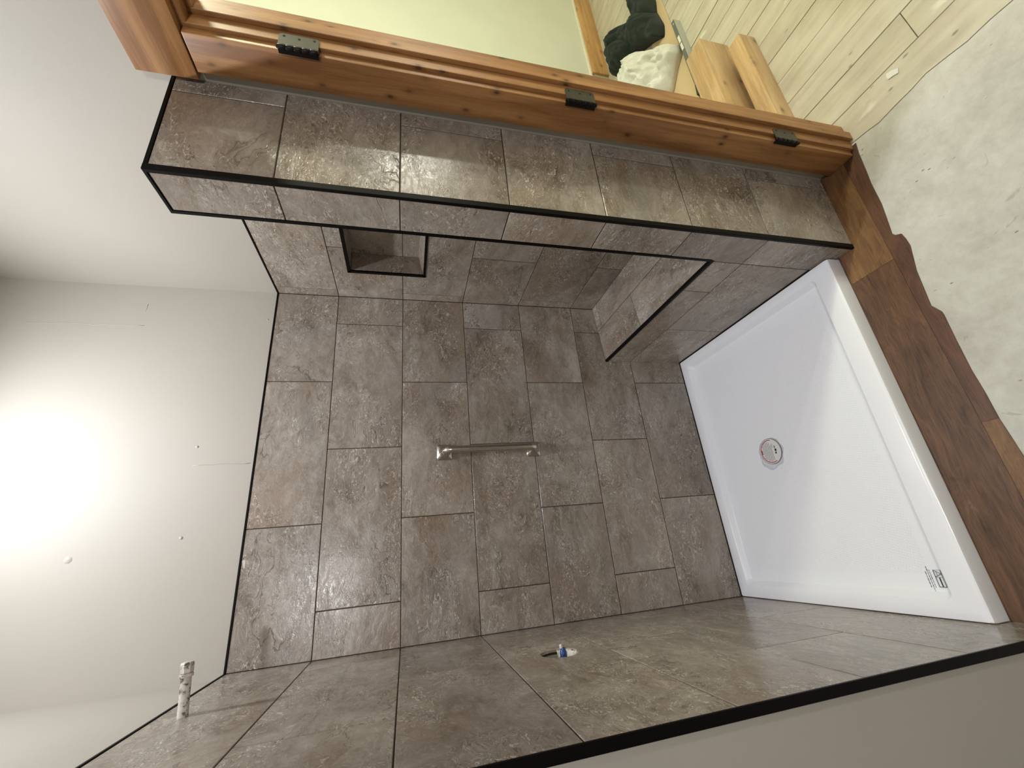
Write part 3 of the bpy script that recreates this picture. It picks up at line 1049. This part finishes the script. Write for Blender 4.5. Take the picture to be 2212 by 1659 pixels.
def strip(name, p, q, wdt, z, mat, parent, t=0.0004):
    p, q = Vector(p), Vector(q)
    d = (q - p).normalized()
    s = Vector((-d.y, d.x)) * wdt / 2
    return prism(name, [tuple(p + s), tuple(q + s), tuple(q - s), tuple(p - s)], z, z + t, mat, parent)


# maker's mark near the front left corner of the pan and three lines of fine print
mk = [((-0.1744, 1.0149), (-0.22, 1.0149), 0.0016, 'grey_ink'), ((-0.1740, 0.9969), (-0.2199, 0.9969), 0.0015, 'grey_ink'),
      ((-0.1744, 1.0149), (-0.1740, 0.9969), 0.001, 'light_ink'), ((-0.1935, 1.0149), (-0.1940, 0.9969), 0.001, 'light_ink'),
      ((-0.1744, 1.0149), (-0.1845, 0.9977), 0.0014, 'grey_ink'), ((-0.1930, 1.0145), (-0.1845, 0.9977), 0.0014, 'grey_ink'),
      ((-0.1795, 1.0085), (-0.1890, 1.0085), 0.0010, 'grey_ink'),
      ((-0.1945, 1.0055), (-0.2195, 1.0055), 0.0026, 'black_ink'), ((-0.2198, 1.0155), (-0.2198, 0.9962), 0.0018, 'grey_ink')]
MZ = 0.0392
sc = lambda p, z: tuple((Vector(p) * (1 - (z - 0.0616) / (CAM_POS.z - 0.0616))))
for p, q, wd, mt in mk:
    strip('logo_stroke', sc(p, 0.0396), sc(q, 0.0396), wd * 1.05, MZ, mt, pan)
rt = random.Random(4)
for y, xa, xb in ((1.0411, -0.1767, -0.2309), (1.0464, -0.1674, -0.2402), (1.0526, -0.1816, -0.2262)):
    x = xa
    while x > xb + 0.004:
        L = rt.uniform(0.003, 0.009)
        strip('print_word', (x, y), (max(x - L, xb), y), 0.0018, 0.0372, 'light_ink' if rt.random() < .35 else 'grey_ink', pan)
        x -= L + 0.0016

# ---- drain cover sticker
dz = 0.0296
dc = empty('drain_cover_sticker', (DR[0], DR[1], dz), label='round white sticker with red ring taped over the shower drain', cat='sticker')
bm = bmesh.new()
rr = random.Random(2)
# crumpled clear tape under the disc
tp = []
nt_ = 44
for j, f in enumerate((0.35, 0.75, 1.0)):
    ring = []
    for i in range(nt_):
        a = 2 * math.pi * i / nt_
        lobe = 0.060 + 0.016 * max(0, math.cos(a - 2.6)) + 0.010 * noise.noise(Vector((math.cos(a) * 2.2, math.sin(a) * 2.2, 1.3)))
        zz = 0.0004 + (0.0045 * abs(noise.noise(Vector((math.cos(a) * 4, math.sin(a) * 4, f * 5)))) if j else 0)
        ring.append(bm.verts.new((lobe * f * math.cos(a), lobe * f * math.sin(a), zz)))
    tp.append(ring)
for a, b in zip(tp, tp[1:]):
    for i in range(nt_):
        bm.faces.new((a[i], a[(i + 1) % nt_], b[(i + 1) % nt_], b[i]))
bm.faces.new(tp[0])
ex = bmesh.ops.extrude_face_region(bm, geom=list(bm.faces))
bmesh.ops.translate(bm, verts=[q for q in ex['geom'] if isinstance(q, bmesh.types.BMVert)], vec=(0, 0, 0.0003))
link('tape', mesh_from(bm, 'tape', True), 'clear_tape', dc, (DR[0], DR[1], dz + 0.0002), label='crumpled clear tape')
lathe('disc', [(0.0535, 0.0), (0.0535, 0.0008)], (0, 0, 1), (DR[0], DR[1], dz + 0.0056), 'sticker_white', dc, 48)


def ring_arc(name, r0, r1, a0, a1, z, mat, parent, n=36):
    bm = bmesh.new()
    A, B = [], []
    for i in range(n + 1):
        a = a0 + (a1 - a0) * i / n
        A.append(bm.verts.new((r0 * math.cos(a), r0 * math.sin(a), 0)))
        B.append(bm.verts.new((r1 * math.cos(a), r1 * math.sin(a), 0)))
    for i in range(n):
        bm.faces.new((A[i], B[i], B[i + 1], A[i + 1]))
    ex = bmesh.ops.extrude_face_region(bm, geom=list(bm.faces))
    bmesh.ops.translate(bm, verts=[q for q in ex['geom'] if isinstance(q, bmesh.types.BMVert)], vec=(0, 0, 0.0003))
    return link(name, mesh_from(bm, name), mat, parent, (DR[0], DR[1], z))


sz = dz + 0.0065
ring_arc('outline_ring', 0.0535, 0.0556, 0, 2 * math.pi, dz + 0.0056, 'grey_ink', dc, 56)
ring_arc('red_arc', 0.0462, 0.0496, math.radians(-18), math.radians(204), sz, 'red_ink', dc)


def sd(name, x, y, wx, wy, mat, rot=0.0):
    d = Vector((math.cos(rot), math.sin(rot)))
    c = Vector((DR[0] + x, DR[1] + y))
    return strip(name, c - d * wx / 2, c + d * wx / 2, wy, sz, mat, dc, 0.0003)


for x, y, a, b in ((0.0138, -0.0264, 0.010, 0.0035), (0.0, -0.028, 0.010, 0.0085), (-0.0118, -0.0258, 0.008, 0.0065)):
    sd('bold_letter', x, y, a, b, 'black_ink', -0.12)
sd('red_box', 0.0025, 0.0425, 0.019, 0.005, 'red_ink', 0.0)
for k, (y, xa, xb) in enumerate(((0.033, 0.030, -0.028), (0.026, 0.038, -0.036), (0.019, 0.041, -0.040), (0.012, 0.043, -0.041), (0.005, 0.040, -0.043), (-0.002, 0.036, -0.042), (-0.009, 0.024, -0.040), (-0.015, 0.030, 0.012))):
    x = xa
    while x > xb + 0.003:
        L = rt.uniform(0.004, 0.010)
        e = max(x - L, xb)
        sd('print_word', (x + e) / 2, y, x - e, 0.0028, 'light_ink', 0.0)
        x = e - 0.0012

# ---- grab bar
gx, gz0, gz1 = 0.4255, 1.411, 0.9945
gbar = empty('grab_bar', (gx, D, (gz0 + gz1) / 2), label='brushed nickel grab bar on square flanges on the back wall', cat='grab bar')


def flange(zc):
    bm = bmesh.new()
    prev = None
    for half, y, rc in ((0.0345, 0.0, 0.011), (0.0350, 0.005, 0.011), (0.0325, 0.009, 0.011), (0.0262, 0.013, 0.0125), (0.0215, 0.020, 0.0150), (0.0185, 0.030, 0.0160), (0.0168, 0.036, 0.0165)):
        ring = [bm.verts.new((x, -y, z)) for x, z in rrect(-half, half, -half, half, min(rc, half - 1e-4), 6)]
        if prev:
            nn = len(ring)
            for i in range(nn):
                bm.faces.new((prev[i], prev[(i + 1) % nn], ring[(i + 1) % nn], ring[i]))
        else:
            bm.faces.new(ring)
        prev = ring
    bm.faces.new(prev)
    link('flange', mesh_from(bm, 'flange', True, 45), 'brushed_nickel', gbar, (gx, D - 0.0002, zc))


flange(gz0)
flange(gz1)
off, rb_ = 0.057, 0.030
path = [(0, -0.018, gz0)]
for i in range(9):
    a = math.pi / 2 * i / 8
    path.append((0, -(off - rb_) - rb_ * math.sin(a), gz0 - rb_ + rb_ * math.cos(a)))
for i in range(9):
    a = math.pi / 2 * i / 8
    path.append((0, -(off - rb_) - rb_ * math.cos(a), gz1 + rb_ - rb_ * math.sin(a)))
path.append((0, -0.018, gz1))
zc = (gz0 + gz1) / 2
bm = bmesh.new()
tube(bm, [(x, y, z - zc) for x, y, z in path], 0.0160, 20)
link('bar', mesh_from(bm, 'bar', True, 60), 'brushed_nickel', gbar, (gx, D, zc))

# ---- shower arm stub
ad = Vector((0.1150, 0.0, 0.0085)).normalized()
base = Vector((XL, 1.388, 2.1015))
arm = empty('shower_arm_pipe', base, label='paint-spattered capped pipe stub sticking out of the tiled left wall', cat='pipe')
lathe('pipe', [(0.0118, -0.004), (0.0122, 0.0), (0.0116, 0.006), (0.0112, 0.03), (0.0115, 0.06), (0.0113, 0.094)], ad, base, 'galvanized_pipe', arm, 22)
lathe('collar', [(0.0122, 0.082), (0.0148, 0.0835), (0.0150, 0.090), (0.0128, 0.0915)], ad, base, 'galvanized_pipe', arm, 22)
lathe('cap', [(0.0125, 0.0915), (0.0152, 0.093), (0.0156, 0.112), (0.0140, 0.1155), (0.008, 0.117)], ad, base, 'galvanized_pipe', arm, 8)

# ---- valve in the hole
vb = Vector((PL - 0.045, 1.388, 1.1125))
vl_ = empty('shower_valve', vb, label='blue shower valve stub with white tip inside the round hole', cat='valve')
lathe('valve_body', [(0.030, -0.018), (0.030, 0.006), (0.024, 0.012), (0.024, 0.018), (0.014, 0.022), (0.014, 0.030)], (1, 0, 0), vb, 'brass', vl_, 20)
lathe('blue_sleeve', [(0.0125, 0.030), (0.0128, 0.046), (0.0108, 0.048), (0.0104, 0.064), (0.0085, 0.067), (0.0080, 0.073)], (1, -0.03, 0.03), vb, 'valve_blue', vl_, 14)
lathe('stem_tip', [(0.0048, 0.073), (0.0048, 0.081), (0.0030, 0.083)], (1, -0.03, 0.10), vb, 'valve_white', vl_, 10)

# ---- clutter on the floor of the next room
ty = 0.0
cs = box('cardboard_sheet', 1.62, 4.10, 1.197, 1.372, 0.0012, 0.0062, 'cardboard', bev=0.0008, seg=1, label='long tan strip of board lying flat on the floorboards', cat='board')
t1 = box('timber', 1.44, 2.262, 0.961, 1.066, 0.001, 0.172, 'raw_timber', bev=0.0025, label='larger rough timber post beside the spirit level', cat='timber', group='timber offcuts on the next room floor')
t2 = box('timber', 1.42, 2.112, 0.844, 0.913, 0.001, 0.091, 'raw_timber', bev=0.0025, label='smaller timber offcut with dark knots nearest the doorway', cat='timber', group='timber offcuts on the next room floor')

lv = empty('spirit_level', (2.51, 1.150, 0.001), label='grey aluminium spirit level standing on edge by the board', cat='level')
box('body', 2.205, 2.818, 1.1385, 1.1615, 0.001, 0.0475, 'level_light', lv, 0.0012, 1)
box('top_strip', 2.206, 2.817, 1.139, 1.161, 0.0472, 0.0482, 'level_dark', lv)
for a, b in ((2.55, 2.605), (2.615, 2.672)):
    box('vial_window', a, b, 1.1425, 1.1575, 0.0478, 0.0492, 'vial_white', lv)
lathe('hang_hole', [(0.0045, 0.0), (0.0045, 0.0007)], (0, 0, 1), (2.79, 1.150, 0.0480), 'vial_white', lv, 10)

dk = prism('dark_piece', [(2.215, 1.118), (2.23, 1.195), (2.30, 1.186), (2.272, 1.116)], 0.001, 0.02, 'shower_dark', None, label='dark grey piece half hidden behind the larger timber', cat='scrap')  # low flat dark grey wedge beside the larger timber


def blob(bm, outline, H, n=120, rings_=22, fold=0.35, fscale=9.0, seed=0.0, prof=0.55, ridged=False, zb=0.0):
    """crumpled heap: closed surface over a star-shaped outline"""
    cx = sum(p[0] for p in outline) / len(outline)
    cy = sum(p[1] for p in outline) / len(outline)
    # resample outline by arc length
    P = [Vector((a, b)) for a, b in outline]
    seg = [(P[i], P[(i + 1) % len(P)]) for i in range(len(P))]
    tot = sum((b - a).length for a, b in seg)
    res = []
    for i in range(n):
        d = tot * i / n
        for a, b in seg:
            L = (b - a).length
            if d <= L:
                res.append(a + (b - a) * (d / L))
                break
            d -= L
    for _ in range(2):
        res = [(res[i - 1] + res[i] * 2 + res[(i + 1) % n]) / 4 for i in range(n)]
    c = Vector((cx, cy))
    prev = None
    for j in range(rings_ + 1):
        f = 1 - j / rings_
        ring = []
        for i in range(n):
            p = c + (res[i] - c) * max(f, 0.0)
            h = H * (1 - f ** 2.6) ** prof
            q = Vector((p.x * fscale, p.y * fscale, seed))
            nz = noise.fractal(q, 0.9, 2.0, 4)
            if ridged:
                nz = 0.45 - abs(noise.noise(q * 0.9)) * 1.5 - abs(noise.noise(q * 2.3 + Vector((3, 1, 0)))) * 0.8 + 0.3 * abs(noise.noise(q * 5.0))
            z = zb + 0.002 + h * (1 + fold * nz)
            if j == 0:
                z = zb + 0.002
            elif j == 1:
                z = zb + 0.45 * h + 0.004
            off_ = 0.0
            ring.append(bm.verts.new((p.x, p.y, max(z, zb + 0.002))))
            if j == rings_:
                break
        if j == rings_:
            for i in range(n):
                bm.faces.new((prev[i], prev[(i + 1) % n], ring[0]))
        elif prev:
            for i in range(n):
                bm.faces.new((prev[i], prev[(i + 1) % n], ring[(i + 1) % n], ring[i]))
        else:
            first = ring
        prev = ring
    bm.faces.new(first[::-1])


def scl(pts, z):
    k = 1 - z / CAM_POS.z
    return [(a * k, b * k) for a, b in pts]


tow = scl([(3.2575, 1.3018), (3.0777, 1.284), (3.00, 1.312), (3.10, 1.40), (3.19, 1.50), (3.24, 1.60), (3.25, 1.70), (3.3089, 1.7772), (3.4506, 1.8087), (3.6492, 1.8045), (3.7017, 1.766), (3.6504, 1.6466), (3.56, 1.53), (3.4914, 1.4534), (3.40, 1.36)], 0.06)
bm = bmesh.new()
blob(bm, tow, 0.13, 150, 30, 0.75, 5.2, 3.1, 0.45, zb=0.006)
neck = scl([(3.20, 1.30), (3.3146, 1.2727), (3.55, 1.262), (3.85, 1.235), (3.98, 1.28), (3.92, 1.40), (3.72, 1.415), (3.5778, 1.398), (3.47, 1.44), (3.32, 1.46), (3.22, 1.40)], 0.05)
blob(bm, neck, 0.10, 110, 22, 0.6, 5.5, 7.7, 0.45, zb=0.006)
fold2 = scl([(3.22, 1.58), (3.24, 1.50), (3.32, 1.50), (3.48, 1.60), (3.62, 1.70), (3.60, 1.775), (3.42, 1.79), (3.32, 1.755), (3.25, 1.67)], 0.07)
blob(bm, fold2, 0.165, 110, 18, 0.35, 7.0, 5.2, 0.42, zb=0.006)
tw = link('towel', mesh_from(bm, 'towel', True), 'green_terry', None, (0, 0, 0), label='dark green towel crumpled on the floor of the next room', cat='towel')

bagp = [(3.03, 1.525), (3.0, 1.45), (2.93, 1.385), (2.83, 1.32), (2.765, 1.27), (2.70, 1.205), (2.65, 1.178), (2.60, 1.19), (2.553, 1.258), (2.48, 1.322), (2.42, 1.42), (2.50, 1.50), (2.70, 1.56), (2.88, 1.585), (2.98, 1.575)]
bm = bmesh.new()
blob(bm, bagp, 0.20, 260, 56, 0.55, 5.5, 1.7, 0.30, True, zb=0.008)
# the twisted carrying loop
lp = []
for i in range(13):
    t_ = math.pi * i / 12
    lp.append((2.90 + 0.055 * math.cos(t_), 1.49 + 0.02 * math.cos(t_) + 0.045 * math.sin(t_), 0.13 + 0.055 * math.sin(t_)))
tube(bm, lp, [0.02, 0.017, 0.013, 0.011, 0.010, 0.011, 0.012, 0.011, 0.010, 0.011, 0.013, 0.017, 0.02], 10)
bg = link('plastic_bag', mesh_from(bm, 'bag', True), 'white_plastic', None, (0, 0, 0), label='crumpled white plastic bag lying against the green towel', cat='bag')

sp_ = [(1.372, 0.5555), (1.366, 0.541), (1.3535, 0.5251), (1.338, 0.531), (1.345, 0.545), (1.348, 0.558), (1.360, 0.5595)]
prism('paper_scrap', sp_, 0.0011, 0.0026, 'sticker_white', None, label='tiny torn white scrap lying on the first floorboard in the doorway', cat='scrap')
